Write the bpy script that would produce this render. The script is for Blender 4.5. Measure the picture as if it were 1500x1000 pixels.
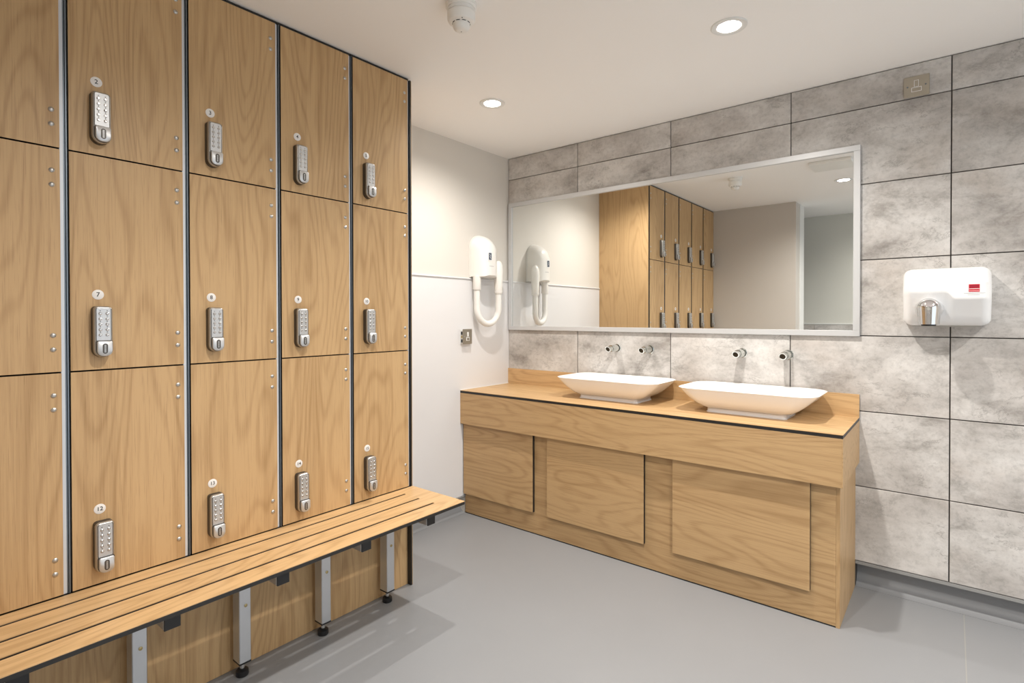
import bpy, bmesh, math, random
from mathutils import Vector, Matrix

for o in list(bpy.data.objects):
    bpy.data.objects.remove(o, do_unlink=True)
scene = bpy.context.scene
COL = scene.collection
random.seed(4)

# ------------------------------------------------------------------ camera
H = 2.2931                     # ceiling height
F_PX, CX, CY = 797.054, 748.921, 470.479
YAW, PITCH, ROLL = 0.6802, -0.0093, -0.0014
CAM = Vector((2.3566, -2.8924, 1.2214))
fw = Vector((-math.sin(YAW) * math.cos(PITCH), math.cos(YAW) * math.cos(PITCH), math.sin(PITCH)))
rt = Vector((math.cos(YAW), math.sin(YAW), 0))
up = rt.cross(fw)
r2 = rt * math.cos(ROLL) + up * math.sin(ROLL)
u2 = up * math.cos(ROLL) - rt * math.sin(ROLL)
cd = bpy.data.cameras.new('camera')
cam = bpy.data.objects.new('camera', cd)
COL.objects.link(cam)
cam.matrix_world = Matrix(((r2.x, u2.x, -fw.x, CAM.x), (r2.y, u2.y, -fw.y, CAM.y),
                           (r2.z, u2.z, -fw.z, CAM.z), (0, 0, 0, 1)))
cd.sensor_fit = 'HORIZONTAL'
cd.sensor_width = 36.0
cd.lens = F_PX / 1500 * 36
cd.shift_x = (750 - CX) / 1500
cd.shift_y = (CY - 500) / 1500
cd.clip_start = 0.02
scene.camera = cam

# ------------------------------------------------------------------ world, exposure
w = bpy.data.worlds.new('world')
scene.world = w
w.use_nodes = True
w.node_tree.nodes['Background'].inputs[0].default_value = (0.86, 0.93, 1.0, 1)
w.node_tree.nodes['Background'].inputs[1].default_value = 1.1
vs = scene.view_settings
vs.view_transform = 'Standard'
vs.look = 'None'
vs.exposure = 0.47
vs.gamma = 1.0
vs.use_curve_mapping = False

SPOT_W = 67.0                  # watts of each recessed downlight
LIGHT_COL = (1.0, 0.955, 0.895)

# ------------------------------------------------------------------ material helpers
class NT:
    def __init__(self, name):
        self.m = bpy.data.materials.new(name)
        self.m.use_nodes = True
        self.t = self.m.node_tree
        self.b = self.t.nodes['Principled BSDF']
    def n(self, typ, **kw):
        nd = self.t.nodes.new(typ)
        for k, v in kw.items():
            setattr(nd, k, v)
        return nd
    def l(self, a, b):
        self.t.links.new(a, b)
    def math(self, op, a, b=None, clamp=False):
        nd = self.n('ShaderNodeMath', operation=op)
        nd.use_clamp = clamp
        for i, v in enumerate((a, b)):
            if v is None:
                continue
            if isinstance(v, (int, float)):
                nd.inputs[i].default_value = v
            else:
                self.l(v, nd.inputs[i])
        return nd.outputs[0]
    def mix(self, fac, a, b, blend='MIX'):
        nd = self.n('ShaderNodeMix', data_type='RGBA', blend_type=blend)
        for s, v in ((nd.inputs[0], fac), (nd.inputs[6], a), (nd.inputs[7], b)):
            if isinstance(v, (int, float)):
                s.default_value = v
            elif isinstance(v, tuple):
                s.default_value = v if len(v) == 4 else v + (1,)
            else:
                self.l(v, s)
        return nd.outputs[2]
    def noise(self, vec, scale, detail=2.0, rough=0.5, dist=0.0):
        nd = self.n('ShaderNodeTexNoise')
        nd.inputs['Scale'].default_value = scale
        nd.inputs['Detail'].default_value = detail
        nd.inputs['Roughness'].default_value = rough
        nd.inputs['Distortion'].default_value = dist
        self.l(vec, nd.inputs['Vector'])
        return nd.outputs['Fac']
    def ramp(self, fac, stops):
        nd = self.n('ShaderNodeValToRGB')
        e = nd.color_ramp.elements
        while len(e) < len(stops):
            e.new(0.5)
        for i, (p, c) in enumerate(stops):
            e[i].position = p
            e[i].color = c if len(c) == 4 else tuple(c) + (1,)
        self.l(fac, nd.inputs[0])
        return nd.outputs[0]
    def coords(self, rnd):
        tc = self.n('ShaderNodeTexCoord')
        if not rnd:
            return tc.outputs['Object']
        oi = self.n('ShaderNodeObjectInfo')
        k = self.math('MULTIPLY', oi.outputs['Random'], 57.0)
        cx = self.n('ShaderNodeCombineXYZ')
        self.l(k, cx.inputs[0]); self.l(k, cx.inputs[1]); self.l(k, cx.inputs[2])
        va = self.n('ShaderNodeVectorMath', operation='ADD')
        self.l(tc.outputs['Object'], va.inputs[0]); self.l(cx.outputs[0], va.inputs[1])
        return va.outputs[0]
    def scaled(self, vec, s):
        mp = self.n('ShaderNodeMapping')
        mp.inputs['Scale'].default_value = s
        self.l(vec, mp.inputs['Vector'])
        return mp.outputs[0]
    def bump(self, h, strength, dist=0.002):
        bp = self.n('ShaderNodeBump')
        bp.inputs['Strength'].default_value = strength
        bp.inputs['Distance'].default_value = dist
        self.l(h, bp.inputs['Height'])
        self.l(bp.outputs[0], self.b.inputs['Normal'])

def plain(name, col, rough=0.5, metal=0.0, spec=0.5, emit=0.0, var=0.0):
    k = NT(name)
    k.b.inputs['Base Color'].default_value = tuple(col) + (1,)
    k.b.inputs['Roughness'].default_value = rough
    k.b.inputs['Metallic'].default_value = metal
    k.b.inputs['Specular IOR Level'].default_value = spec
    if emit:
        k.b.inputs['Emission Color'].default_value = tuple(col) + (1,)
        k.b.inputs['Emission Strength'].default_value = emit
    if var:
        nz = k.noise(k.coords(False), 3.0, 3.0)
        k.l(k.mix(nz, tuple(c * (1 - var) for c in col), tuple(min(1, c * (1 + var)) for c in col)), k.b.inputs['Base Color'])
    return k.m

def wood(name, grain, rnd=True, tone=1.0):
    """pale oak laminate, grain running along axis 'x', 'y' or 'z'"""
    k = NT(name)
    v = k.coords(rnd)
    ai = 'xyz'.index(grain)
    def sc(across, along):
        s = [across] * 3
        s[ai] = along
        return tuple(s)
    # growth-ring contours -> cathedral figure
    big = k.noise(k.scaled(v, sc(3.4, 0.55)), 1.0, 2.0, 0.45, 0.15)
    rings = k.math('SINE', k.math('MULTIPLY', big, 170.0))
    rings = k.math('ADD', k.math('MULTIPLY', rings, 0.5), 0.5)
    rings = k.math('POWER', rings, 3.0)
    # boards of slightly different tone
    sep = k.n('ShaderNodeSeparateXYZ'); k.l(v, sep.inputs[0])
    acr = {0: ('Z',), 1: ('X',), 2: ('Y',)}[ai][0]
    bd = k.math('FLOOR', k.math('MULTIPLY', sep.outputs[acr], 8.5))
    wn = k.n('ShaderNodeTexWhiteNoise', noise_dimensions='1D'); k.l(bd, wn.inputs['W'])
    fibre = k.noise(k.scaled(v, sc(210, 3.2)), 1.0, 3.0, 0.6)
    pores = k.noise(k.scaled(v, sc(520, 9.0)), 1.0, 2.0, 0.6)
    mid = k.noise(k.scaled(v, sc(45, 1.2)), 1.0, 3.0, 0.6, 0.3)
    light = (0.545 * tone, 0.358 * tone, 0.180 * tone)
    dark = (0.300 * tone, 0.168 * tone, 0.066 * tone)
    f = k.math('MULTIPLY', rings, 0.32)
    f = k.math('ADD', f, k.math('MULTIPLY', k.math('SUBTRACT', fibre, 0.5), 0.75))
    f = k.math('ADD', f, k.math('MULTIPLY', k.math('SUBTRACT', mid, 0.5), 0.85))
    f = k.math('ADD', f, k.math('MULTIPLY', k.math('SUBTRACT', wn.outputs['Value'], 0.25), 0.24), clamp=True)
    c = k.mix(f, light, dark)
    po = k.ramp(pores, [(0.30, (1, 1, 1)), (0.42, (0, 0, 0))])
    c = k.mix(k.math('MULTIPLY', po, 0.42), c, (0.24 * tone, 0.13 * tone, 0.055 * tone))
    k.l(c, k.b.inputs['Base Color'])
    k.b.inputs['Roughness'].default_value = 0.42
    k.b.inputs['Specular IOR Level'].default_value = 0.38
    k.bump(fibre, 0.05, 0.001)
    return k.m

def stone(name):
    k = NT(name)
    v = k.coords(True)
    mp = k.n('ShaderNodeMapping')
    mp.inputs['Rotation'].default_value = (0, math.radians(28), 0)
    mp.inputs['Scale'].default_value = (1.0, 1.5, 1.7)
    k.l(v, mp.inputs['Vector'])
    vr = mp.outputs[0]
    cloud = k.noise(vr, 2.6, 8.0, 0.62, 0.12)
    blot = k.noise(vr, 4.4, 9.0, 0.72, 0.25)
    grit = k.noise(v, 48, 8.0, 0.78)
    rust = k.noise(vr, 2.4, 4.0, 0.55, 0.2)
    vein = k.noise(vr, 4.2, 9.0, 0.68, 0.35)
    ridge = k.math('ABSOLUTE', k.math('SUBTRACT', vein, 0.5))
    crack = k.ramp(ridge, [(0.0, (1, 1, 1)), (0.012, (0, 0, 0))])
    mask = k.ramp(k.noise(v, 5.0, 2.0), [(0.50, (0, 0, 0)), (0.62, (1, 1, 1))])
    c = k.ramp(cloud, [(0.30, (0.37, 0.347, 0.325)), (0.43, (0.53, 0.503, 0.478)), (0.55, (0.625, 0.602, 0.577)), (0.70, (0.70, 0.682, 0.66))])
    d2 = k.ramp(blot, [(0.33, (0.52, 0.505, 0.49)), (0.45, (0.86, 0.855, 0.85)), (0.56, (1.0, 1.0, 1.0)), (0.70, (1.10, 1.10, 1.10))])
    c = k.mix(0.85, c, d2, 'MULTIPLY')
    rr = k.ramp(rust, [(0.52, (0, 0, 0)), (0.68, (1, 1, 1))])
    c = k.mix(k.math('MULTIPLY', rr, 0.26), c, (0.50, 0.425, 0.36))
    gg = k.ramp(grit, [(0.36, (0.76, 0.76, 0.76)), (0.52, (1.0, 1.0, 1.0))])
    c = k.mix(0.75, c, gg, 'MULTIPLY')
    c = k.mix(k.math('MULTIPLY', k.math('MULTIPLY', crack, mask), 0.55), c, (0.21, 0.195, 0.18))
    k.l(c, k.b.inputs['Base Color'])
    k.b.inputs['Roughness'].default_value = 0.55
    k.b.inputs['Specular IOR Level'].default_value = 0.35
    k.bump(k.math('ADD', blot, k.math('MULTIPLY', grit, 0.3)), 0.22, 0.004)
    return k.m

def vinyl(name, col):
    k = NT(name)
    v = k.coords(False)
    a = k.noise(v, 2.2, 3.0, 0.5)
    s = k.noise(v, 420, 1.0, 0.5)
    c = k.mix(a, tuple(x * 0.95 for x in col), tuple(x * 1.05 for x in col))
    sp = k.ramp(s, [(0.70, (0, 0, 0)), (0.76, (1, 1, 1))])
    c = k.mix(k.math('MULTIPLY', sp, 0.12), c, (0.8, 0.8, 0.8))
    k.l(c, k.b.inputs['Base Color'])
    ro = k.noise(v, 1.3, 2.0)
    k.l(k.math('ADD', k.math('MULTIPLY', ro, 0.12), 0.34), k.b.inputs['Roughness'])
    k.b.inputs['Specular IOR Level'].default_value = 0.4
    k.bump(s, 0.03, 0.001)
    return k.m

def brushed(name, col, rough=0.3):
    k = NT(name)
    v = k.scaled(k.coords(True), (4, 900, 4))
    nz = k.noise(v, 1.0, 2.0)
    k.l(k.mix(nz, tuple(c * 0.92 for c in col), col), k.b.inputs['Base Color'])
    k.b.inputs['Metallic'].default_value = 1.0
    k.b.inputs['Roughness'].default_value = rough
    return k.m

M = {
    'wood_z': wood('oak_vertical', 'z'),
    'wood_x': wood('oak_horizontal', 'x'),
    'wood_y': wood('oak_bench', 'y', rnd=False, tone=1.12),
    'wood_top': wood('oak_counter', 'x', tone=1.10),
    'stone': stone('stone_tile'),
    'grout': plain('dark_grout', (0.075, 0.068, 0.060), 0.8),
    'ceiling': plain('ceiling_paint', (0.94, 0.92, 0.895), 0.9, var=0.01),
    'cream': plain('cream_paint', (0.70, 0.665, 0.61), 0.75, var=0.015),
    'clad': plain('white_cladding', (0.74, 0.735, 0.74), 0.38, var=0.01),
    'greige': plain('greige_paint', (0.55, 0.51, 0.465), 0.7, var=0.015),
    'farwall': plain('pale_green_grey_paint', (0.66, 0.655, 0.60), 0.7, var=0.015),
    'white_trim': plain('white_gloss_trim', (0.78, 0.78, 0.76), 0.35),
    'floor': vinyl("grey_vinyl", (0.265, 0.270, 0.280)),
    'cap': plain('grey_capping', (0.30, 0.30, 0.295), 0.5),
    'black': plain('black_laminate_core', (0.016, 0.015, 0.014), 0.45),
    'blackp': plain('black_plastic', (0.012, 0.012, 0.013), 0.35),
    'void': plain('dark_interior', (0.02, 0.018, 0.016), 0.8),
    'alu': plain('satin_aluminium', (0.62, 0.64, 0.67), 0.38, 0.85),
    'alu_light': plain('pale_aluminium_edge', (0.66, 0.68, 0.71), 0.45, 0.3),
    'steel_dk': plain('dark_steel_edge', (0.20, 0.23, 0.26), 0.4, 0.8),
    'frame': plain('silver_mirror_frame', (0.60, 0.605, 0.61), 0.42, 0.25),
    'mirror': plain('mirror_glass', (0.90, 0.915, 0.905), 0.0, 1.0),
    'chrome': plain('polished_chrome', (0.88, 0.88, 0.88), 0.06, 1.0),
    'chrome_tap': plain('tap_chrome', (0.68, 0.70, 0.68), 0.10, 1.0),
    'chrome_noz': plain('nozzle_chrome', (0.70, 0.70, 0.70), 0.05, 1.0),
    'chrome_dk': plain('tap_bore', (0.10, 0.075, 0.05), 0.3, 0.6),
    'nickel': plain('satin_nickel', (0.50, 0.485, 0.46), 0.33, 0.9),
    'nickel_lt': plain('bright_satin_nickel', (0.58, 0.58, 0.58), 0.42, 0.8),
    'nickel_dk_shade': plain('dark_nickel_and_side_shade', (0.085, 0.077, 0.068), 0.38, 0.6),  # dark lock trim; also the shade painted on the housing sides
    'button': plain('key_button_metal', (0.55, 0.54, 0.52), 0.25, 1.0),
    'ceramic': plain('white_ceramic', (0.90, 0.895, 0.89), 0.12),
    'ceramic_gy': plain('grey_ceramic_foot', (0.80, 0.79, 0.80), 0.25),
    'enamel': plain('white_enamel', (0.86, 0.86, 0.86), 0.22),
    'plastic': plain('ivory_white_plastic', (0.84, 0.82, 0.78), 0.30),
    'hose': plain('white_hose_plastic', (0.80, 0.79, 0.76), 0.42),
    'disc': plain('white_number_disc', (0.80, 0.77, 0.74), 0.4),
    'ink': plain('black_print', (0.03, 0.03, 0.03), 0.5),
    'red': plain('red_label', (0.62, 0.012, 0.03), 0.4),
    'red_dk': plain('dark_red_print', (0.34, 0.01, 0.03), 0.4),
    'greyink': plain('grey_print', (0.38, 0.38, 0.39), 0.5),
    'screen': plain('slate_display', (0.10, 0.12, 0.16), 0.25),
    'plate': brushed('brushed_steel_plate', (0.46, 0.42, 0.35), 0.36),
    'sealant': plain('white_sealant', (0.80, 0.79, 0.77), 0.4),
    'seam': plain('vinyl_weld_seam', (0.34, 0.33, 0.31), 0.5),
    'lens': plain('lit_diffuser', (1.0, 0.97, 0.92), 0.4, emit=14.0),
    'brass': plain('brass_bolt', (0.45, 0.36, 0.18), 0.35, 0.9),
    'green_led': plain('green_led', (0.25, 0.75, 0.35), 0.4, emit=0.8),
}

# ------------------------------------------------------------------ mesh helpers
def new():
    return bmesh.new()

def box(bm, x0, x1, y0, y1, z0, z1, bev=0.0, seg=1):
    r = bmesh.ops.create_cube(bm, size=1.0)
    vs_ = r['verts']
    for v in vs_:
        v.co = Vector(((x0 + x1) / 2 + v.co.x * (x1 - x0), (y0 + y1) / 2 + v.co.y * (y1 - y0), (z0 + z1) / 2 + v.co.z * (z1 - z0)))
    if bev > 0:
        es = list({e for v in vs_ for e in v.link_edges})
        bmesh.ops.bevel(bm, geom=es, offset=bev, segments=seg, profile=0.5, affect='EDGES')
    return bm

def frame_of(axis):
    a = Vector(axis).normalized()
    t = Vector((0, 0, 1)) if abs(a.z) < 0.9 else Vector((1, 0, 0))
    e1 = t.cross(a).normalized()
    e2 = a.cross(e1)
    return a, e1, e2

def lathe(bm, base, axis, prof, seg=32, cap0=True, cap1=True):
    """prof: list of (distance along axis, radius)"""
    a, e1, e2 = frame_of(axis)
    base = Vector(base)
    rings = []
    for d, r in prof:
        rings.append([bm.verts.new(base + a * d + (e1 * math.cos(2 * math.pi * i / seg) + e2 * math.sin(2 * math.pi * i / seg)) * r) for i in range(seg)])
    for A, B in zip(rings, rings[1:]):
        for i in range(seg):
            j = (i + 1) % seg
            bm.faces.new((A[i], A[j], B[j], B[i]))
    if cap0:
        bm.faces.new(rings[0][::-1])
    if cap1:
        bm.faces.new(rings[-1])
    return bm

def loft(bm, rings, cap0=True, cap1=True):
    vr = [[bm.verts.new(p) for p in r] for r in rings]
    n = len(vr[0])
    for A, B in zip(vr, vr[1:]):
        for i in range(n):
            j = (i + 1) % n
            bm.faces.new((A[i], A[j], B[j], B[i]))
    if cap0:
        bm.faces.new(vr[0][::-1])
    if cap1:
        bm.faces.new(vr[-1])
    return bm

def tube(bm, pts, rad, seg=16, caps=True):
    pts = [Vector(p) for p in pts]
    n = len(pts)
    rads = rad if isinstance(rad, (list, tuple)) else [rad] * n
    rings = []
    prev = None
    for i, p in enumerate(pts):
        t = (pts[min(i + 1, n - 1)] - pts[max(i - 1, 0)]).normalized()
        if prev is None:
            a, e1, e2 = frame_of(t)
        else:
            e1 = (prev - t * prev.dot(t)).normalized()
            e2 = t.cross(e1)
        prev = e1
        rings.append([p + (e1 * math.cos(2 * math.pi * k / seg) + e2 * math.sin(2 * math.pi * k / seg)) * rads[i] for k in range(seg)])
    return loft(bm, rings, caps, caps)

def prism(bm, outline, ax, d0, d1):
    """extrude a 2-D outline along axis ax; outline gives the other two coordinates in xyz order"""
    def P(q, d):
        q = list(q)
        q.insert('xyz'.index(ax), d)
        return Vector(q)
    return loft(bm, [[P(q, d0) for q in outline], [P(q, d1) for q in outline]])

def rrect(cx, cy, w_, h_, r, n=6, rb=None):
    """rounded rectangle; r radius at top corners, rb at bottom corners"""
    rb = r if rb is None else rb
    out = []
    for sx, sy, a0, rr in ((1, 1, 0, r), (-1, 1, 90, r), (-1, -1, 180, rb), (1, -1, 270, rb)):
        for i in range(n + 1):
            a = math.radians(a0 + 90 * i / n)
            out.append((cx + sx * (w_ / 2 - rr) + rr * math.cos(a), cy + sy * (h_ / 2 - rr) + rr * math.sin(a)))
    return out

def finish(bm, smooth):
    bmesh.ops.recalc_face_normals(bm, faces=bm.faces)
    if smooth:
        for f in bm.faces:
            f.smooth = True
        for e in bm.edges:
            if len(e.link_faces) == 2 and e.calc_face_angle(0) > math.radians(38):
                e.smooth = False

def wloc(o):
    v = Vector((0, 0, 0))
    while o:
        v += o.location
        o = o.parent
    return v

def obj(name, bm, mat, parent=None, smooth=False, at=None, kind=None):
    """world-space bmesh -> one mesh object; 'at' = its own origin in world space"""
    finish(bm, smooth)
    org = Vector(at) if at is not None else (wloc(parent) if parent else Vector((0, 0, 0)))
    bmesh.ops.translate(bm, verts=bm.verts, vec=-org)
    me = bpy.data.meshes.new(name)
    bm.to_mesh(me)
    bm.free()
    for mm in (mat if isinstance(mat, (list, tuple)) else [mat]):
        me.materials.append(mm)
    o = bpy.data.objects.new(name, me)
    COL.objects.link(o)
    o.parent = parent
    o.location = org - (wloc(parent) if parent else Vector((0, 0, 0)))
    if kind:
        o['kind'] = kind
    return o

def tag(o, label, cat, group=None):
    o['label'] = label
    o['category'] = cat
    if group:
        o['group'] = group
    return o

def thing(name, label, cat, loc, group=None):
    o = bpy.data.objects.new(name, None)
    o.empty_display_size = 0.05
    COL.objects.link(o)
    o.location = loc
    return tag(o, label, cat, group)

def struct(name, bm, mat, smooth=False):
    return obj(name, bm, mat, None, smooth, None, 'structure')

def copy_tree(o, parent=None):
    c = o.copy()
    COL.objects.link(c)
    c.parent = parent
    for ch in list(o.children):
        copy_tree(ch, c)
    return c

def B(*a, **k):
    return box(new(), *a, **k)

def text_mesh(body, size):
    cu = bpy.data.curves.new('number_text', 'FONT')
    cu.body = body
    cu.size = size
    cu.align_x = 'CENTER'
    cu.align_y = 'CENTER'
    cu.extrude = 0.0002
    cu.offset = size * 0.012
    cu.resolution_u = 3
    to = bpy.data.objects.new('tmp', cu)
    COL.objects.link(to)
    dg = bpy.context.evaluated_depsgraph_get()
    me = bpy.data.meshes.new_from_object(to.evaluated_get(dg))
    bpy.data.objects.remove(to, do_unlink=True)
    return me

# ------------------------------------------------------------------ room shell
XR, YB = 4.05, -3.80          # right wall, far wall behind the camera
struct('floor', B(-0.12, XR + 0.12, YB - 0.12, 0.12, -0.1, 0.0), M['floor'])
fl = bpy.data.objects['floor']
obj('weld_seam', B(2.4005, 2.4035, -2.2, -0.012, -0.0005, 0.0006), M['seam'], fl)
struct('ceiling', B(-0.12, XR + 0.12, YB - 0.12, 0.12, H, H + 0.1), M['ceiling'])

RC = 0.052                     # the skirting sits back under the wall linings
bm = new()
box(bm, -0.12, 0.0, YB - 0.12, 0.12, 0.1118, H)
box(bm, -0.12, 0.0, YB - 0.12, -1.2520, 0.0, 0.1118)
box(bm, -0.12, 0.0, -0.4470, 0.12, 0.0, 0.1118)
box(bm, -0.12, -RC, -1.2520, -0.4470, 0.0, 0.1118)
wl = struct('wall_left', bm, M['cream'])
obj('cladding_panel', B(-0.002, 0.006, -1.2495, -0.0125, 0.112, 1.4525), M['clad'], wl)
t1 = struct('trim_1', B(0.0002, 0.0125, -1.2495, -0.0125, 1.4527, 1.4615, bev=0.002), M['clad'])
# grouted wall with tiles built one by one
bm = new()
box(bm, 0.0001, XR, 0.0, 0.12, 0.1167, H)
box(bm, 0.0001, 2.0240, 0.0, 0.12, 0.0, 0.1167)
box(bm, 2.0240, XR, RC, 0.12, 0.0, 0.1167)
wb = struct('wall_back', bm, M['grout'])
T0, TW, TZ, TH = 0.5536, 0.5999, 0.1175, 0.3381
G = 0.0021
xs = [0.0] + [T0 + k * TW for k in range(0, 6)] + [XR]
zs = [TZ + k * TH for k in range(0, 7)] + [H]
cache = {}
for i in range(len(xs) - 1):
    for j in range(len(zs) - 1):
        x0, x1 = xs[i] + (G if i else 0.004), xs[i + 1] - G
        z0, z1 = zs[j] + G, zs[j + 1] - (G if j < 6 else 0.004)
        key = (round(x1 - x0, 4), round(z1 - z0, 4))
        cx_, cz_ = (x0 + x1) / 2, (z0 + z1) / 2
        if key in cache:
            o = bpy.data.objects.new('tile', cache[key])
            COL.objects.link(o)
            o.parent = wb
            o.location = (cx_, 0.0, cz_)
        else:
            o = obj('tile', B(x0, x1, -0.010, 0.001, z0, z1, bev=0.0012), M['stone'], wb, at=(cx_, 0, cz_))
            cache[key] = o.data
bm = new()                     # right wall with a wide doorway to the next room
DY0, DY1, DZ = -3.0, -0.75, 2.12
box(bm, XR, XR + 0.12, DY1, 0.12, 0.0, H)
box(bm, XR, XR + 0.12, YB - 0.12, DY0, 0.0, H)
box(bm, XR, XR + 0.12, DY0, DY1, DZ, H)
struct('wall_right', bm, M['cream'])
struct('wall_far', B(0.0001, XR, YB - 0.12, YB, 0.0, H), M['farwall'])
wf = bpy.data.objects['wall_far']
for k in range(7):
    x0 = 0.001 + k * 0.6
    for j in range(3):
        z0 = 0.117 + j * TH
        obj('tile', B(x0, min(x0 + 0.596, XR - 0.001), YB - 0.001, YB + 0.010, z0, z0 + TH - 0.004, bev=0.0012), M['stone'], wf,
            at=(x0 + 0.3, YB, z0 + 0.17))
obj('tile_edge_trim', B(0.001, XR - 0.001, YB - 0.001, YB + 0.012, 1.1300, 1.1420), M['white_trim'], wf)
PY = -2.797
struct('wall_partition', B(0.0002, 1.218, PY - 0.16, PY, 0.0002, H - 0.0002), M['greige'])
struct('trim_2', B(1.150, 1.224, PY - 0.33, PY - 0.161, 0.0002, H - 0.0002), M['white_trim'])

# coved vinyl skirting with a capping strip
def cove(name, pts2d, a0, a1, along, cap_box):
    bm = new()
    n = len(pts2d)
    def P(q, d):
        return Vector((d, q[0], q[1])) if along == 'x' else Vector((q[0], d, q[1]))
    loft(bm, [[P(q, a0) for q in pts2d], [P(q, a1) for q in pts2d]])
    o = struct(name, bm, M['floor'], True)
    obj('capping_strip', cap_box, M['cap'], o)
    return o
R_ = 0.058
prof = [(RC - 0.0001, 0.0001)] + [(RC - 0.0001, 0.104), (RC - 0.005, 0.104)]
for i in range(11):
    a = math.radians(90 * i / 10)
    prof.append((RC - 0.005 - R_ + R_ * math.cos(a), 0.0012 + R_ - R_ * math.sin(a)))
prof.append((RC - 0.005 - R_, 0.0001))
cove('baseboard_back', prof, 2.0245, XR - 0.0003, 'x', B(2.0245, XR - 0.0003, -0.0130, RC - 0.0005, 0.1042, 0.1165))
profl = [(-p[0], p[1]) for p in prof]
cove('baseboard_left', profl, -1.2493, -0.4475, 'y', B(-RC + 0.0005, 0.0125, -1.2493, -0.4475, 0.1042, 0.1116))

# ------------------------------------------------------------------ recessed downlights
def downlight(x, y, label, watts=SPOT_W):
    t = thing('downlight', label, 'ceiling light', (x, y, H), None)
    obj('trim_ring', lathe(new(), (x, y, H + 0.0005), (0, 0, -1), [(0, 0.064), (0.0025, 0.064), (0.005, 0.0615), (0.0055, 0.050), (0.003, 0.0415), (0, 0.0415)], 48), M['white_trim'], t, True)
    obj('lens', lathe(new(), (x, y, H - 0.0001), (0, 0, -1), [(0, 0.0412), (0.0026, 0.0412), (0.0032, 0.040)], 40), M['lens'], t, True)
    ld = bpy.data.lights.new('downlight_beam', 'SPOT')
    ld.energy = watts
    ld.color = LIGHT_COL
    ld.spot_size = math.radians(156)
    ld.spot_blend = 0.95
    ld.shadow_soft_size = 0.022
    lo = bpy.data.objects.new('downlight_beam', ld)
    COL.objects.link(lo)
    lo.parent = t
    lo.location = (0, 0, -0.012)
    return t

downlight(0.555, -0.815, 'round recessed downlight by the corner above the hair dryer', 44.0)
downlight(1.712, -0.812, 'round recessed downlight in front of the mirror above the right basin')
downlight(1.690, -2.135, 'round recessed downlight reflected in the upper right of the mirror')
downlight(3.35, -0.812, 'round recessed downlight beyond the hand dryer')
downlight(3.10, -2.135, 'round recessed downlight over the open floor away from the lockers')
downlight(2.15, -3.30, 'round recessed downlight behind the partition by the far wall', 40.0)

# ------------------------------------------------------------------ smoke detector
sx, sy = 1.043, -1.539
t = thing('smoke_detector', 'white round smoke detector hanging from the ceiling', 'smoke detector', (sx, sy, H))
obj('mounting_base', lathe(new(), (sx, sy, H), (0, 0, -1), [(0, 0.053), (0.014, 0.053), (0.019, 0.049)], 40), M['plastic'], t, True)
obj('neck', lathe(new(), (sx, sy, H - 0.0185), (0, 0, -1), [(0, 0.0465), (0.012, 0.0465)], 40), M['hose'], t, True)
obj('body', lathe(new(), (sx, sy, H - 0.030), (0, 0, -1), [(0, 0.045), (0.003, 0.0480), (0.024, 0.0480), (0.033, 0.0440), (0.0370, 0.0360), (0.0375, 0.030)], 40), M['plastic'], t, True)
obj('sensor_dome', lathe(new(), (sx, sy, H - 0.0672), (0, 0, -1), [(0, 0.0295), (0.012, 0.0290), (0.020, 0.0255), (0.0255, 0.017), (0.0275, 0.006), (0.0277, 0.002)], 32), M['plastic'], t, True)
bm = new()
for k in range(9):
    a0 = math.radians(40 * k)
    pts = [(sx + 0.0295 * math.cos(a0 + math.radians(d)), sy + 0.0295 * math.sin(a0 + math.radians(d)), H - 0.0678) for d in range(0, 25, 6)]
    tube(bm, pts, 0.0016, 6)
obj('vent_slots', bm, M['blackp'], t)
obj('indicator', lathe(new(), (sx + 0.028, sy - 0.025, H - 0.064), (0, 0, -1), [(0, 0.002), (0.003, 0.002)], 10), M['blackp'], t)
obj('tip_marker', lathe(new(), (sx, sy, H - 0.0940), (0, 0, -1), [(0, 0.002), (0.0012, 0.002)], 10), M['blackp'], t)

# flat ceiling unit seen in the mirror
t = thing('emergency_light', 'flat white square unit on the ceiling seen only in the mirror', 'emergency light', (1.70, -1.53, H))
obj('housing', B(1.57, 1.83, -1.66, -1.42, H - 0.022, H, bev=0.004), M['plastic'], t)
obj('sensor', B(1.715, 1.745, -1.675, -1.662, H - 0.018, H - 0.006), M['greyink'], t)
obj('status_light', lathe(new(), (1.775, -1.6605, H - 0.012), (0, -1, 0), [(0, 0.006), (0.002, 0.005)], 12), M['green_led'], t)

# ------------------------------------------------------------------ lockers
D = 0.4535
PITCH_Y = 0.30725
YE = -1.2552                   # right end of the locker run
LYR = [YE - 0.012 - k * PITCH_Y for k in range(5)]     # right limit of each column
zt = [2.2815, 1.6828, 1.0687, 0.4530]
GAP = 0.0022
LX = D + 0.0005                # lock plane

def lock_outline(cy_, cz_, w_, h_):
    return rrect(cy_, cz_, w_, h_, w_ * 0.22, 5, rb=w_ * 0.495)

NUM = [[5, 10, 15], [4, 9, 14], [3, 8, 13], [2, 7, 12], [1, 6, 11]]
words = ['numbered 5, 10 and 15, next to the oak end panel', 'numbered 4, 9 and 14', 'numbered 3, 8 and 13',
         'numbered 2, 7 and 12', 'numbered 1, 6 and 11, against the partition wall']

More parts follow.
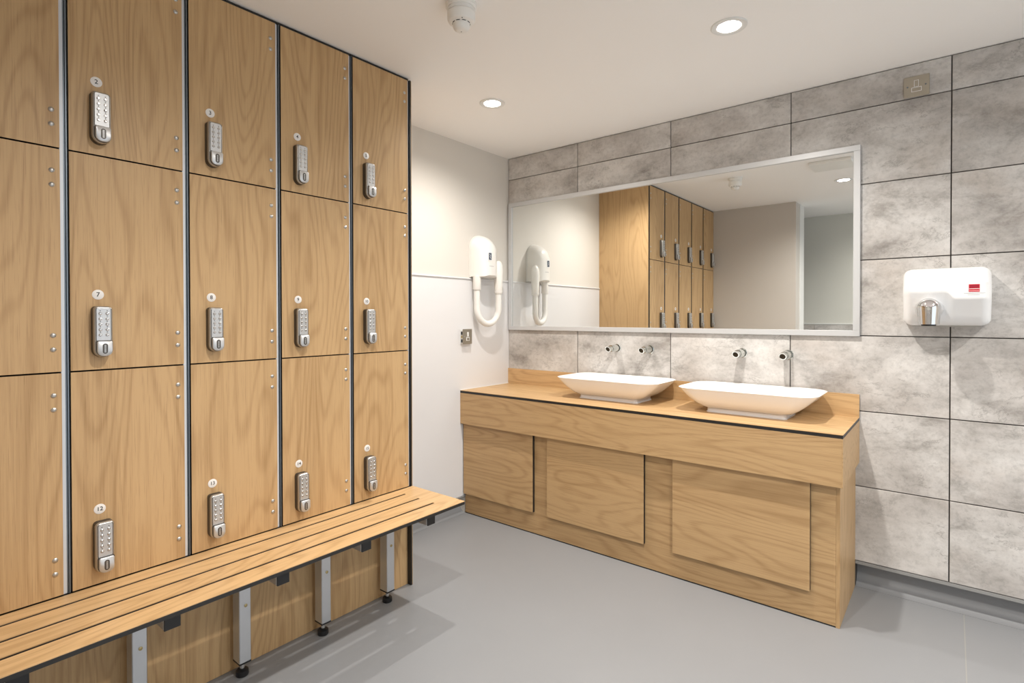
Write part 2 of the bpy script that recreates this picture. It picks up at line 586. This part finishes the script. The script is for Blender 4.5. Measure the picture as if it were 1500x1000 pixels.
def build_column():
    yr = LYR[0]
    yl = yr - PITCH_Y
    t = thing('locker_column', '', 'locker', (0.23, (yl + yr) / 2, 0.0), 'oak lockers in one run')
    xb0, xf = 0.012, D - 0.016
    # carcass: two sides, back, top, shelves
    obj('side_panel', B(xb0, xf, yl + 0.0006, yl + 0.0066, 0.436, zt[0]), M['alu_light'], t)
    obj('side_panel', B(xb0, xf, yr - 0.0066, yr - 0.0006, 0.436, zt[0]), M['alu_light'], t)
    obj('back_panel', B(xb0 - 0.004, xb0 + 0.002, yl + 0.0068, yr - 0.0068, 0.436, zt[0]), M['void'], t)
    obj('top_panel', B(xb0, D - 0.008, yl + 0.0008, yr - 0.0008, zt[0] + 0.0005, H - 0.0015), M['black'], t)
    for z in zt[1:]:
        obj('shelf', B(xb0 + 0.0025, xf - 0.002, yl + 0.0068, yr - 0.0068, z - 0.0115, z - 0.0035 if z > 0.5 else z - 0.0055), M['void'], t)
    # aluminium edge profile between this column and the next one on the right
    obj('edge_strip', B(xf + 0.0004, D - 0.0070, yr - 0.0112, yr - 0.0022, 0.4525, zt[0], bev=0.0006), M['alu_light'], t)
    obj('edge_channel', B(xf + 0.0004, D - 0.0090, yr - 0.0020, yr + 0.0012, 0.4525, zt[0]), M['steel_dk'], t)
    obj('edge_lip', B(xf + 0.0004, D - 0.0040, yl + 0.0022, yl + 0.0050, 0.4525, zt[0]), M['steel_dk'], t)
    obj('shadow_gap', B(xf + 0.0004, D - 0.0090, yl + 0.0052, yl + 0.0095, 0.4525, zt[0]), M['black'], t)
    for k in range(3):
        z1, z0 = zt[k] - GAP, zt[k + 1] + GAP
        y0, y1 = yl + 0.0085, yr - 0.0115
        org = (D - 0.006, (y0 + y1) / 2, z0)
        bm = B(D - 0.0128, D, y0, y1, z0, z1)
        for f in bm.faces:
            f.material_index = 0 if abs(f.normal.x) > 0.5 else 1
        d = obj('door', bm, [M['wood_z'], M['black']], t, at=org)
        d['label'] = 'oak laminate locker door'
        # hinge screws on the right
        for zz in (z1 - 0.060, z1 - 0.099, z0 + 0.061, z0 + 0.100):
            bm = lathe(new(), (D, y1 - 0.0175, zz), (1, 0, 0), [(-0.001, 0.0066), (0.0012, 0.0066), (0.0032, 0.0042), (0.0038, 0.0012)], 14)
            obj('hinge_screw', bm, M['nickel'], d, True)
        # keypad lock
        ly, lz, lw, lh = y0 + 0.0695, z0 + (0.1080 if k else 0.1010), 0.0460, 0.1460
        bm = new()
        rings = []
        for dx, g in ((0.0, 0.0), (0.020, 0.0), (0.0255, 0.0018), (0.0275, 0.0045)):
            rings.append([Vector((D + dx, q[0], q[1])) for q in lock_outline(ly, lz, lw - 2 * g, lh - 2 * g)])
        loft(bm, rings)
        for f in bm.faces:
            c = f.calc_center_median()
            f.material_index = 1 if c.x > D + 0.0215 else 0  # sides take the darker metal, their shade put into the colour
        obj('lock_housing', bm, [M['nickel_dk_shade'], M['nickel']], d, True)
        fx = D + 0.0275
        obj('keypad_groove', prism(new(), rrect(ly, lz + 0.0205, lw * 0.80, 0.094, 0.004, 3), 'x', fx - 0.001, fx + 0.0005), M['nickel_dk_shade'], d)
        obj('keypad_plate', prism(new(), rrect(ly, lz + 0.0205, lw * 0.72, 0.0935, 0.004, 3), 'x', fx - 0.001, fx + 0.0012), M['nickel_lt'], d)
        bm = new()
        for c in (-1, 1):
            for r in range(5):
                lathe(bm, (fx + 0.001, ly + c * 0.0082, lz + 0.052 - r * 0.0152), (1, 0, 0), [(0, 0.0042), (0.0022, 0.0040), (0.0034, 0.0025)], 8)
        obj('key_buttons', bm, M['button'], d, True, kind='stuff')
        bm = new()
        for c in (-1, 1):
            for r in range(5):
                box(bm, fx + 0.0008, fx + 0.0014, ly + c * 0.0082 - 0.0012, ly + c * 0.0082 + 0.0012, lz + 0.0588 - r * 0.0152, lz + 0.0610 - r * 0.0152)
        obj('key_numerals', bm, M['ink'], d, kind='stuff')
        kz = lz - 0.0475
        obj('knob_rim', prism(new(), rrect(ly + 0.001, kz, 0.0400, 0.0460, 0.005, 5, rb=0.0195), 'x', fx - 0.001, fx + 0.0030), M['nickel_dk_shade'], d)
        bm = new()
        loft(bm, [[Vector((fx + dx, q[0], q[1])) for q in rrect(ly + 0.001, kz, 0.0365 - g, 0.0425 - g, 0.005, 5, rb=0.0155)] for dx, g in ((0.0, 0), (0.0085, 0), (0.0100, 0.003))])
        obj('knob', bm, M['nickel_lt'], d, True)
        obj('knob_badge', prism(new(), rrect(ly + 0.001, kz, 0.0125, 0.0290, 0.0060, 5), 'x', fx + 0.0095, fx + 0.0104), M['nickel_dk_shade'], d)
        bm = new()
        for r in range(6):
            box(bm, fx + 0.0100, fx + 0.0108, ly - 0.0012, ly + 0.0032, kz - 0.0103 + r * 0.0037, kz - 0.0082 + r * 0.0037)
        obj('badge_relief', bm, M['nickel_lt'], d, kind='stuff')
        nd = obj('number_disc', lathe(new(), (D, ly - 0.006, lz + 0.1060), (1, 0, 0), [(-0.001, 0.0142), (0.0008, 0.0142), (0.0011, 0.0136)], 28), M['disc'], d, True)
    return t

txt = {}
def add_numbers(col, nums):
    doors = sorted([c for c in col.children if c.name.startswith('door')], key=lambda o: -o.location.z)
    for d, n in zip(doors, nums):
        me = text_mesh(str(n), 0.0175 if n < 10 else 0.0158)
        me.materials.clear()
        me.materials.append(M['ink'])
        # text lies in its own xy plane: x -> +y world, y -> +z world, z -> +x world
        me.transform(Matrix(((0, 0, 1, 0), (1, 0, 0, 0), (0, 1, 0, 0), (0, 0, 0, 1))))
        me.name = 'number'
        disc = [c for c in d.children if c.name.startswith('number_disc')][0]
        o = bpy.data.objects.new('number', me)
        COL.objects.link(o)
        o.parent = d
        bb = [Vector(v.co) for v in disc.data.vertices]
        cy_ = (min(b.y for b in bb) + max(b.y for b in bb)) / 2
        cz_ = (min(b.z for b in bb) + max(b.z for b in bb)) / 2
        o.location = disc.location + Vector((max(b.x for b in bb) + 0.0002, cy_, cz_))

proto = build_column()
cols = [proto]
for k in range(1, 5):
    c = copy_tree(proto)
    c.location.y -= k * PITCH_Y
    cols.append(c)
for c, nums, wd in zip(cols, NUM, words):
    c['label'] = 'oak locker column with doors ' + wd
    add_numbers(c, nums)

yl_end = LYR[-1] - PITCH_Y
t = thing('locker_end_panel', 'tall oak end panel with black edges closing the locker run', 'panel', (0.23, YE - 0.006, 0.0))
obj('panel_face', B(0.0005, D - 0.0015, YE - 0.0035, YE, 0.0005, H - 0.010), M['wood_z'], t, at=(0.23, YE, 1.1))
obj('panel_core', B(0.0007, D, YE - 0.0110, YE - 0.0037, 0.0005, H - 0.0085), M['black'], t)
p = obj('locker_plinth', B(0.418, 0.4300, yl_end + 0.002, YE - 0.0115, 0.001, 0.4350), M['wood_z'], None, at=(0.424, -2.0, 0))
tag(p, 'long oak plinth board under the lockers behind the bench legs', 'panel')

# ------------------------------------------------------------------ bench
SZ, ST = 0.4515, 0.0140
YBE = -1.2560                  # free end of the seat
ys0 = yl_end + 0.004
t = thing('changing_bench', 'slatted oak bench on silver legs along the lockers', 'bench', (0.62, -2.0, 0.0))
slots = (0.5175, 0.6070, 0.6965)
edges = [D + 0.0015] + [v for s in slots for v in (s - 0.0062, s + 0.0062)] + [0.7815]
YS = -1.3520                   # slots end here
for i in range(4):
    o = obj('slat', B(edges[2 * i], edges[2 * i + 1], ys0, YS, SZ - 0.0022, SZ), M['wood_y'], t, at=(0.62, -2.0, SZ))
    obj('slat_core', B(edges[2 * i], edges[2 * i + 1], ys0, YS, SZ - ST, SZ - 0.0023), M['black'], o)
o = obj('end_board', B(edges[0], edges[-1], YS + 0.00005, YBE, SZ - 0.0022, SZ), M['wood_y'], t, at=(0.62, -2.0, SZ))
obj('end_board_core', B(edges[0], edges[-1], YS + 0.00005, YBE, SZ - ST, SZ - 0.0023), M['black'], o)
obj('back_ledger', B(D - 0.018, D + 0.001, ys0, YBE - 0.012, SZ - ST, SZ - 0.0025), M['black'], t)
for k in range(5):
    yc = -1.4215 - k * PITCH_Y
    x0, x1 = 0.4560, 0.5050
    lg = obj('leg', B(x0, x1, yc - 0.0195, yc + 0.0195, 0.052, SZ - ST - 0.0005, bev=0.002), M['alu'], t)
    obj('leg_cap', B(x0 - 0.0002, x1 + 0.0002, yc - 0.0197, yc + 0.0197, 0.048, 0.0522), M['blackp'], lg)
    obj('foot_stem', lathe(new(), ((x0 + x1) / 2, yc, 0.0475), (0, 0, -1), [(0, 0.008), (0.026, 0.008)], 14), M['chrome'], lg, True)
    obj('foot_pad', lathe(new(), ((x0 + x1) / 2, yc, 0.024), (0, 0, -1), [(0, 0.012), (0.006, 0.020), (0.020, 0.021), (0.0238, 0.019)], 20), M['blackp'], lg, True)
    obj('bolt', lathe(new(), (x1, yc + 0.002, 0.245), (1, 0, 0), [(-0.001, 0.0055), (0.0015, 0.0055), (0.0025, 0.003)], 12), M['brass'], lg, True)
    ar = obj('support_arm', B(x1 + 0.0004, 0.7530, yc - 0.0195, yc + 0.0195, SZ - ST - 0.0410, SZ - ST - 0.0005, bev=0.0015), M['alu'], t)
    obj('arm_cap', B(0.7532, 0.7590, yc - 0.0197, yc + 0.0197, SZ - ST - 0.0412, SZ - ST - 0.0005, bev=0.001), M['blackp'], ar)

# ------------------------------------------------------------------ vanity
CZ, CYF, CXR = 0.7664, -0.4881, 2.0375
AZ, BYF, BXR = 0.5626, -0.4466, 2.0232
t = thing('vanity_unit', 'long oak vanity cabinet standing under the mirror', 'vanity cabinet', (1.01, -0.24, 0.0))
obj('base_board', B(0.008, BXR - 0.0135, BYF, BYF + 0.016, 0.006, AZ + 0.01), M['wood_x'], t, at=(1.0, BYF, 0.0))
obj('base_edge', B(0.008, BXR - 0.0135, BYF + 0.0006, BYF + 0.014, 0.0003, 0.0058), M['black'], t)
obj('side_panel', B(BXR - 0.013, BXR, BYF + 0.0016, -0.0105, 0.0004, AZ + 0.01), M['wood_z'], t, at=(BXR, -0.2, 0.0))
obj('side_panel_edge', B(BXR - 0.013, BXR - 0.0004, BYF - 0.0002, BYF + 0.0014, 0.0004, AZ + 0.01), M['wood_z'], t, at=(BXR + 1, -0.2, 0.0))
obj('apron', B(0.0065, CXR - 0.0032, CYF, CYF + 0.016, AZ, CZ - 0.0155), M['wood_x'], t, at=(1.3, CYF, 0.6))
obj('apron_underside', B(0.0065, CXR - 0.014, CYF + 0.0165, BYF - 0.0002, AZ + 0.0005, AZ + 0.0095), M['wood_x'], t)
obj('apron_side', B(CXR - 0.0030, CXR, CYF + 0.0004, -0.0105, AZ, CZ - 0.0155), M['wood_x'], t, at=(CXR, -0.2, 0.2))
obj('apron_side_core', B(CXR - 0.0130, CXR - 0.0034, CYF + 0.0165, -0.0105, AZ + 0.0002, CZ - 0.0157), M['black'], t)
obj('carcass', B(0.02, BXR - 0.02, BYF + 0.02, -0.02, 0.02, CZ - 0.02), M['void'], t)
for x0, x1, z0, z1 in ((0.012, 0.545, 0.126, 0.5618), (0.643, 1.210, 0.124, 0.5618), (1.354, 1.922, 0.123, 0.5618)):
    pn = obj('access_panel', B(x0, x1, BYF - 0.0205, BYF - 0.0178, z0, z1, bev=0.0006), M['wood_x'], t, at=(x0 - 3 * z0, BYF, z0))
    obj('panel_core', B(x0 + 0.0003, x1 - 0.0003, BYF - 0.0176, BYF - 0.0002, z0 + 0.0003, z1 - 0.0003), M['black'], pn)
ct = thing('countertop', 'oak counter slab with black front edge and low backsplash', 'countertop', (1.01, -0.24, CZ))
obj('slab', B(0.0065, CXR, CYF, -0.0105, CZ - 0.0020, CZ), M['wood_top'], ct, at=(1.0, -0.24, CZ))
obj('slab_core', B(0.0065, CXR - 0.0004, CYF + 0.0004, -0.0105, CZ - 0.0152, CZ - 0.0021), M['black'], ct)
bs = thing('backsplash', 'low oak upstand board between the counter and the tiles', 'backsplash', (1.02, -0.0165, CZ + 0.0002))
obj('upstand_face', B(0.0065, CXR, -0.0225, -0.0125, CZ + 0.0002, 0.8690), M['wood_top'], bs, at=(2.0, -0.02, CZ))
obj('upstand_core', B(0.0070, CXR - 0.0003, -0.0123, -0.0103, CZ + 0.0002, 0.8688), M['black'], bs)
obj('sealant_bead', B(0.0062, 0.0105, CYF + 0.001, -0.0105, CZ + 0.0001, CZ + 0.0035), M['sealant'], ct)

# ------------------------------------------------------------------ basins
def basin(cx_, cy_, label):
    t = thing('vessel_basin', label, 'basin', (cx_, cy_, CZ), 'vessel basins on the counter')
    W, DP, HB = 0.606, 0.348, 0.1150
    def ring(s, z, rfac=1.0, bow=0.0):
        w_, d_ = s
        out = []
        n = 10
        r = min(w_, d_) * 0.20 * rfac
        base = rrect(0, 0, w_, d_, r, n)
        pts = []
        L = len(base)
        for i in range(L):
            a, b = Vector(base[i]), Vector(base[(i + 1) % L])
            pts.append(a)
            seg = (b - a).length
            if seg > 0.05:
                for k in range(1, 8):
                    pts.append(a.lerp(b, k / 8))
        return [Vector((cx_ + q.x, cy_ + q.y, z)) for q in pts]
    def lerp(a, b, f):
        return a + (b - a) * f
    rings = []
    zf = CZ + 0.020
    bw, bd = 0.350, 0.192
    for f in (0.0, 0.04, 0.12, 0.24, 0.40, 0.58, 0.76, 0.90, 0.97):
        g = f ** 0.66
        rings.append(ring((lerp(bw, W, g), lerp(bd, DP, g)), zf + (HB - 0.020) * f, lerp(0.8, 1.15, f)))
    zr = CZ + HB
    rings.append(ring((W, DP), zr - 0.0012, 1.15))
    rings.append(ring((W - 0.004, DP - 0.004), zr, 1.15))
    rings.append(ring((W - 0.012, DP - 0.012), zr - 0.0006, 1.15))
    for f in (0.90, 0.70, 0.45, 0.25, 0.10, 0.0):
        g = f ** 0.62
        rings.append(ring((lerp(0.28, W - 0.016, g), lerp(0.13, DP - 0.016, g)), lerp(zf + 0.012, zr, f), 1.3))
    bm = loft(new(), rings)
    obj('bowl', bm, M['ceramic'], t, True)
    fr = [ring((0.352, 0.196), CZ + 0.0002, 0.5), ring((0.352, 0.196), CZ + 0.004, 0.5), ring((0.345, 0.190), CZ + 0.0045, 0.5), ring((0.345, 0.190), zf + 0.0005, 0.5)]
    obj('foot', loft(new(), fr), M['ceramic_gy'], t, True)
    obj('drain', lathe(new(), (cx_, cy_, zf + 0.0122), (0, 0, 1), [(0, 0.032), (0.002, 0.032), (0.004, 0.026)], 28), M['chrome'], t, True)
    return t
basin(0.9150, -0.2000, 'white rectangular vessel basin near the hair dryer')
basin(1.6230, -0.2000, 'white rectangular vessel basin near the hand dryer')

# ------------------------------------------------------------------ taps
def tap(x, z, label):
    t = thing('wall_tap', label, 'tap', (x, -0.010, z), 'chrome wall taps')
    obj('wall_flange', lathe(new(), (x, -0.0100, z), (0, -1, 0), [(0, 0.0245), (0.006, 0.0245), (0.008, 0.0225)], 32), M['chrome_tap'], t, True)
    obj('collar', lathe(new(), (x, -0.0180, z), (0, -1, 0), [(0, 0.0185), (0.007, 0.0185)], 28), M['blackp'], t, True)
    obj('body', lathe(new(), (x, -0.0250, z), (0, -1, 0), [(0, 0.0205), (0.002, 0.0215), (0.062, 0.0205), (0.066, 0.0190)], 32), M['chrome_tap'], t, True)
    # spout turned slightly down with a slanted mouth
    bm = new()
    seg = 28
    def rg(c, n, r, slant=0.0):
        a, e1, e2 = frame_of(n)
        return [c + (e1 * math.cos(2 * math.pi * k / seg) + e2 * math.sin(2 * math.pi * k / seg)) * r + a * slant * math.sin(2 * math.pi * k / seg) for k in range(seg)]
    d = Vector((0, -1, -0.06))
    c0 = Vector((x, -0.0905, z - 0.0005))
    loft(bm, [rg(c0, d, 0.0165), rg(c0 + d * 0.012, d, 0.0165), rg(c0 + d * 0.034, d, 0.0160, 0.008), rg(c0 + d * 0.0345, d, 0.0130, 0.0065), rg(c0 + d * 0.018, d, 0.0120)], True, False)
    obj('spout', bm, M['chrome_tap'], t, True)
    obj('spout_bore', lathe(new(), c0 + d * 0.0165, d, [(0, 0.0119), (0.0015, 0.0119)], 20), M['chrome_dk'], t)
    return t
tap(0.828, 1.034, 'chrome wall tap over the basin beside the hair dryer, closer to the wainscot wall')
tap(1.034, 1.034, 'chrome wall tap over the hair dryer side basin, closer to the other basin')
tap(1.533, 1.034, 'chrome wall tap over the hand dryer side basin, closer to the other basin')
tap(1.745, 1.034, 'chrome wall tap on the tile joint, closest to the hand dryer')

# ------------------------------------------------------------------ mirror
mx0, mx1, mz0, mz1 = 0.0130, 2.0384, 1.1294, 1.9847
t = thing('wall_mirror', 'wide mirror in a silver frame above the two basins', 'mirror', ((mx0 + mx1) / 2, -0.0102, mz0))
FWD = 0.0262
obj('glass', B(mx0 + 0.004, mx1 - 0.004, -0.0170, -0.0112, mz0 + 0.004, mz1 - 0.004), M['mirror'], t)
for nm, bx in (('frame_rail', (mx0, mx1, mz1 - FWD, mz1)), ('frame_rail', (mx0, mx1, mz0, mz0 + FWD)),
               ('frame_stile', (mx0, mx0 + FWD, mz0 + FWD + 0.0001, mz1 - FWD - 0.0001)), ('frame_stile', (mx1 - FWD, mx1, mz0 + FWD + 0.0001, mz1 - FWD - 0.0001))):
    obj(nm, B(bx[0], bx[1], -0.0270, -0.0172, bx[2], bx[3], bev=0.001), M['frame'], t)
obj('frame_edge', B(mx1 - 0.0035, mx1 - 0.0002, -0.0170, -0.0102, mz0 + 0.001, mz1 - 0.001), M['frame'], t)

# ------------------------------------------------------------------ hair dryer on the left wall
hy, hz0, hz1 = -0.312, 1.470, 1.738
t = thing('hair_dryer', 'white wall hair dryer with hose hanging in the corner', 'hair dryer', (0.0, hy, 1.15))
def dome(w_, z0, z1, n=10):
    out = []
    rx, rz = w_ / 2, w_ * 0.50
    pts = [(-w_ / 2, z0), (w_ / 2, z0)]
    for i in range(n * 2 + 1):
        a = math.pi * i / (2 * n)
        pts.append((rx * math.cos(a), z1 - rz + rz * math.sin(a)))
    return pts
def dring(x, w_, z0, z1):
    return [Vector((x, hy + q[0], q[1])) for q in dome(w_, z0, z1)]
obj('back_plate', loft(new(), [dring(0.0005, 0.180, hz0 - 0.004, hz1), dring(0.013, 0.180, hz0 - 0.004, hz1)]), M['hose'], t, True)
rg_ = []
for i in range(15):
    f = i / 14
    ins = (1 - math.sqrt(max(0.0, 1 - f ** 2.6)))
    rg_.append(dring(0.0132 + 0.1023 * f, 0.177 - 0.110 * ins - 0.012 * f, hz0 - 0.003 * f + 0.012 * ins * ins, hz1 - 0.002 - 0.018 * f - 0.085 * ins))
obj('shell', loft(new(), rg_), M['plastic'], t, True)
dsp = obj('display', prism(new(), rrect(hy - 0.020, 1.595, 0.036, 0.058, 0.008, 4), 'x', 0.112, 0.1168), M['enamel'], t)
obj('display_screen', prism(new(), rrect(hy - 0.020, 1.595, 0.026, 0.044, 0.003, 3), 'x', 0.1160, 0.1174), M['screen'], dsp)
bm = new()
zz = [(-0.006, 0.014), (0.004, 0.004), (-0.003, 0.000), (0.006, -0.014)]
tube(bm, [(0.1176, hy - 0.020 + a, 1.595 + b) for a, b in zz], 0.0012, 6)
obj('display_symbol', bm, M['enamel'], dsp)
bm = new()
for k in range(5):
    box(bm, 0.1145, 0.1160, hy - 0.024 + k * 0.0085, hy - 0.0185 + k * 0.0085, 1.533, 1.5365)
obj('maker_mark', bm, M['greyink'], t, kind='stuff')
# outlet pipe, hose and hand piece
hx, hl, hr = 0.050, hy - 0.070, -0.2165
obj('hose_outlet', lathe(new(), (hx, hl, hz0 + 0.004), (0, 0, -1), [(0, 0.0255), (0.085, 0.0255), (0.088, 0.024)], 28), M['plastic'], t, True)
pts = []
z_s = 1.385
n = 28
cyh, ry = (hl + hr) / 2, (hr - hl) / 2
pts.append((hx, hl, z_s + 0.02))
for i in range(n + 1):
    a = math.pi + math.pi * i / n
    pts.append((hx + 0.036 * i / n, cyh + ry * math.cos(a), 1.262 + 0.088 * math.sin(a)))
pts.append((hx + 0.036, hr, 1.385))
hs = []
for i in range(len(pts) - 1):
    hs.append(pts[i])
    if i in (0, len(pts) - 2):
        for f in (0.33, 0.66):
            hs.append(tuple(pts[i][j] + (pts[i + 1][j] - pts[i][j]) * f for j in range(3)))
hs.append(pts[-1])
obj('hose', tube(new(), hs, 0.0195, 20), M['hose'], t, True)
hp = obj('hand_piece', lathe(new(), (hx + 0.036, hr, 1.366), (0, 0.0, 1), [(0, 0.0235), (0.004, 0.0255), (0.055, 0.027), (0.10, 0.029), (0.150, 0.030), (0.185, 0.026), (0.205, 0.017), (0.212, 0.006)], 28), M['plastic'], t, True)
obj('hand_piece_ring', lathe(new(), (hx + 0.036, hr, 1.376), (0, 0, 1), [(0, 0.0262), (0.003, 0.0268), (0.006, 0.0262)], 28), M['hose'], hp, True)

# ------------------------------------------------------------------ wiring plates
t = thing('fused_spur', 'loose brushed steel switch plate below the hair dryer', 'switch plate', (0.006, -0.445, 1.05))
obj('back_box', B(0.0062, 0.010, -0.489, -0.403, 1.050, 1.140), M['white_trim'], t)
obj('terminal_block', B(0.0102, 0.0255, -0.482, -0.412, 1.056, 1.136), M['enamel'], t)
for z0, z1 in ((1.108, 1.128), (1.088, 1.103), (1.060, 1.080)):
    obj('terminal', B(0.0105, 0.0256, -0.4845, -0.470, z0, z1), M['blackp'] if z1 != 1.103 else M['brass'], t)
pl = obj('face_plate', B(0.0262, 0.0300, -0.488, -0.406, 1.050, 1.143, bev=0.001), M['plate'], t)
obj('rocker_switch', B(0.0302, 0.0335, -0.452, -0.438, 1.097, 1.124, bev=0.001), M['white_trim'], pl)
obj('fuse_holder', B(0.0302, 0.0325, -0.460, -0.430, 1.070, 1.093, bev=0.001), M['white_trim'], pl)
obj('fuse_cover', B(0.0327, 0.0335, -0.455, -0.435, 1.074, 1.089), M['plate'], pl)
obj('fixing_screw', lathe(new(), (0.0300, -0.473, 1.097), (1, 0, 0), [(0, 0.003), (0.001, 0.003)], 10), M['nickel_lt'], pl)

sx0, sx1, sz0, sz1 = 2.193, 2.281, 2.150, 2.236
t = thing('switched_spur', 'square brushed steel switch plate high on the tiles above the hand dryer', 'switch plate', (2.237, -0.0102, 2.150))
pl = obj('face_plate', B(sx0, sx1, -0.0165, -0.0102, sz0, sz1, bev=0.0012), M['plate'], t)
def outline_rect(x0, x1, z0, z1, wd):
    bm = new()
    box(bm, x0, x1, -0.0176, -0.0166, z1 - wd, z1); box(bm, x0, x1, -0.0176, -0.0166, z0, z0 + wd)
    box(bm, x0, x0 + wd, -0.0176, -0.0166, z0 + wd, z1 - wd); box(bm, x1 - wd, x1, -0.0176, -0.0166, z0 + wd, z1 - wd)
    return bm
obj('switch_surround', outline_rect(2.2285, 2.2445, 2.1900, 2.2180, 0.0016), M['enamel'], pl)
obj('rocker_switch', B(2.2305, 2.2425, -0.0182, -0.0166, 2.1920, 2.2160, bev=0.0005), M['plate'], pl)
obj('fuse_surround', outline_rect(2.2195, 2.2545, 2.1700, 2.1885, 0.0018), M['enamel'], pl)
obj('fuse_cover', B(2.2220, 2.2520, -0.0176, -0.0166, 2.1724, 2.1862), M['plate'], pl)
for xx in (2.206, 2.268):
    obj('fixing_screw', lathe(new(), (xx, -0.0165, 2.194), (0, -1, 0), [(0, 0.0035), (0.001, 0.003)], 10), M['steel_dk'], pl)

# ------------------------------------------------------------------ hand dryer
dx0, dx1, dz0, dz1 = 2.199, 2.477, 1.182, 1.412
dcx, dcz = (dx0 + dx1) / 2, (dz0 + dz1) / 2
DW, DH = dx1 - dx0, dz1 - dz0
t = thing('hand_dryer', 'white box hand dryer with chrome nozzle on the tiled wall', 'hand dryer', (dcx, -0.0102, dz0))
# side profile of the cover: sloping shoulder, upright face, lower face leaning back to the wall
def section(x, brk, ins, dep):
    """closed yz outline at x; brk = height where the lower face starts to lean back"""
    zt_, zb_ = dz1 - ins, dz0 + ins
    pr = [(-0.0102, zb_), (-0.0102, zt_)]
    top = [(0.030, 0.0), (0.092, 0.0), (0.108, 0.003), (0.118, 0.010), (0.122, 0.0145), (0.148, 0.0520), (0.1505, 0.0555), (0.152, 0.060), (0.152, 0.063)]
    for d_, dz_ in top:
        pr.append((-0.0102 - (d_ - 0.0102) * dep, zt_ - dz_))
    for f_ in (-0.05, 0.0, 0.05, 0.3, 0.6, 0.86, 0.95, 1.0):
        d_ = 0.152 - 0.056 * max(0.0, f_ if f_ > 0.01 else 0.0) - (0.012 if f_ == 1.0 else 0.004 if f_ == 0.95 else 0)
        pr.append((-0.0102 - (d_ - 0.0102) * dep, brk + (zb_ - brk) * f_))
    return [Vector((x, y, z)) for y, z in pr]
bm = new()
secs = []
N = 60
for i in range(N + 1):
    u = i / N
    x = dx0 + DW * (0.5 - 0.5 * math.cos(math.pi * u))
    e = min(x - dx0, dx1 - x)
    RR = 0.034
    c_ = max(0.0, 1 - e / RR)
    rnd = 1 - math.sqrt(max(0.0, 1 - c_ * c_))
    f = min(1, max(0, (x - 2.338) / 0.030))
    f = f * f * (3 - 2 * f)
    brk = 1.3160 + (1.2880 - 1.3160) * f
    secs.append(section(x, brk, 0.026 * rnd, 1 - 0.34 * rnd))
loft(bm, secs)
obj('cover', bm, M['enamel'], t, True)
obj('base_plate', B(dx0 + 0.030, dx1 - 0.030, -0.060, -0.0103, dz0 - 0.006, dz0 + 0.001), M['nickel'], t)
nx, nz = 2.2860, 1.2500
obj('nozzle_ring', lathe(new(), (nx, -0.1150, nz), (0, -1, 0), [(0, 0.047), (0.016, 0.0465), (0.024, 0.040)], 36), M['chrome'], t, True)
# swivel nozzle: domed head turning down to a wide mouth
ny = -0.163
bm = new()
pf = [(0.0, 0.0300), (0.0005, 0.0345), (0.030, 0.0372), (0.064, 0.0402)]
for i in range(1, 10):
    a = math.radians(90 * i / 10)
    pf.append((0.064 + 0.040 * math.sin(a), 0.0402 * math.cos(a)))
pf.append((0.1041, 0.002))
lathe(bm, (nx, ny, 1.1865), (0, 0, 1), pf, 36)
nzo = obj('nozzle', bm, M['chrome_noz'], t, True)
obj('nozzle_neck', lathe(new(), (nx, -0.1150, nz), (0, -1, 0), [(0, 0.0395), (0.030, 0.0395)], 32), M['chrome_noz'], nzo, True)
obj('nozzle_mouth', lathe(new(), (nx, ny, 1.1860), (0, 0, -1), [(0, 0.024), (0.005, 0.024)], 24), M['blackp'], nzo)
fy = -0.1523
lb = obj('label', B(2.408, 2.440, fy - 0.0006, fy, 1.3130, 1.3420), M['red'], t)
obj('label_print', B(2.4105, 2.4375, fy - 0.0011, fy - 0.0007, 1.3275, 1.3395), M['red_dk'], lb)
obj('label_stripe', B(2.4085, 2.4395, fy - 0.0011, fy - 0.0007, 1.3235, 1.3255), M['enamel'], lb)
bm = new()
for k in range(7):
    box(bm, 2.4095 + k * 0.0043, 2.4128 + k * 0.0043, fy - 0.0011, fy - 0.0007, 1.3165, 1.3180)
obj('label_lettering', bm, M['enamel'], lb, kind='stuff')
bm = new()
for k in range(14):
    box(bm, 2.394 + k * 0.0045, 2.3975 + k * 0.0045, fy - 0.0006, fy, 1.3075, 1.3087)
for k in range(8):
    box(bm, 2.405 + k * 0.0045, 2.4085 + k * 0.0045, fy - 0.0006, fy, 1.3010, 1.3021)
obj('small_print', bm, M['greyink'], t, kind='stuff')
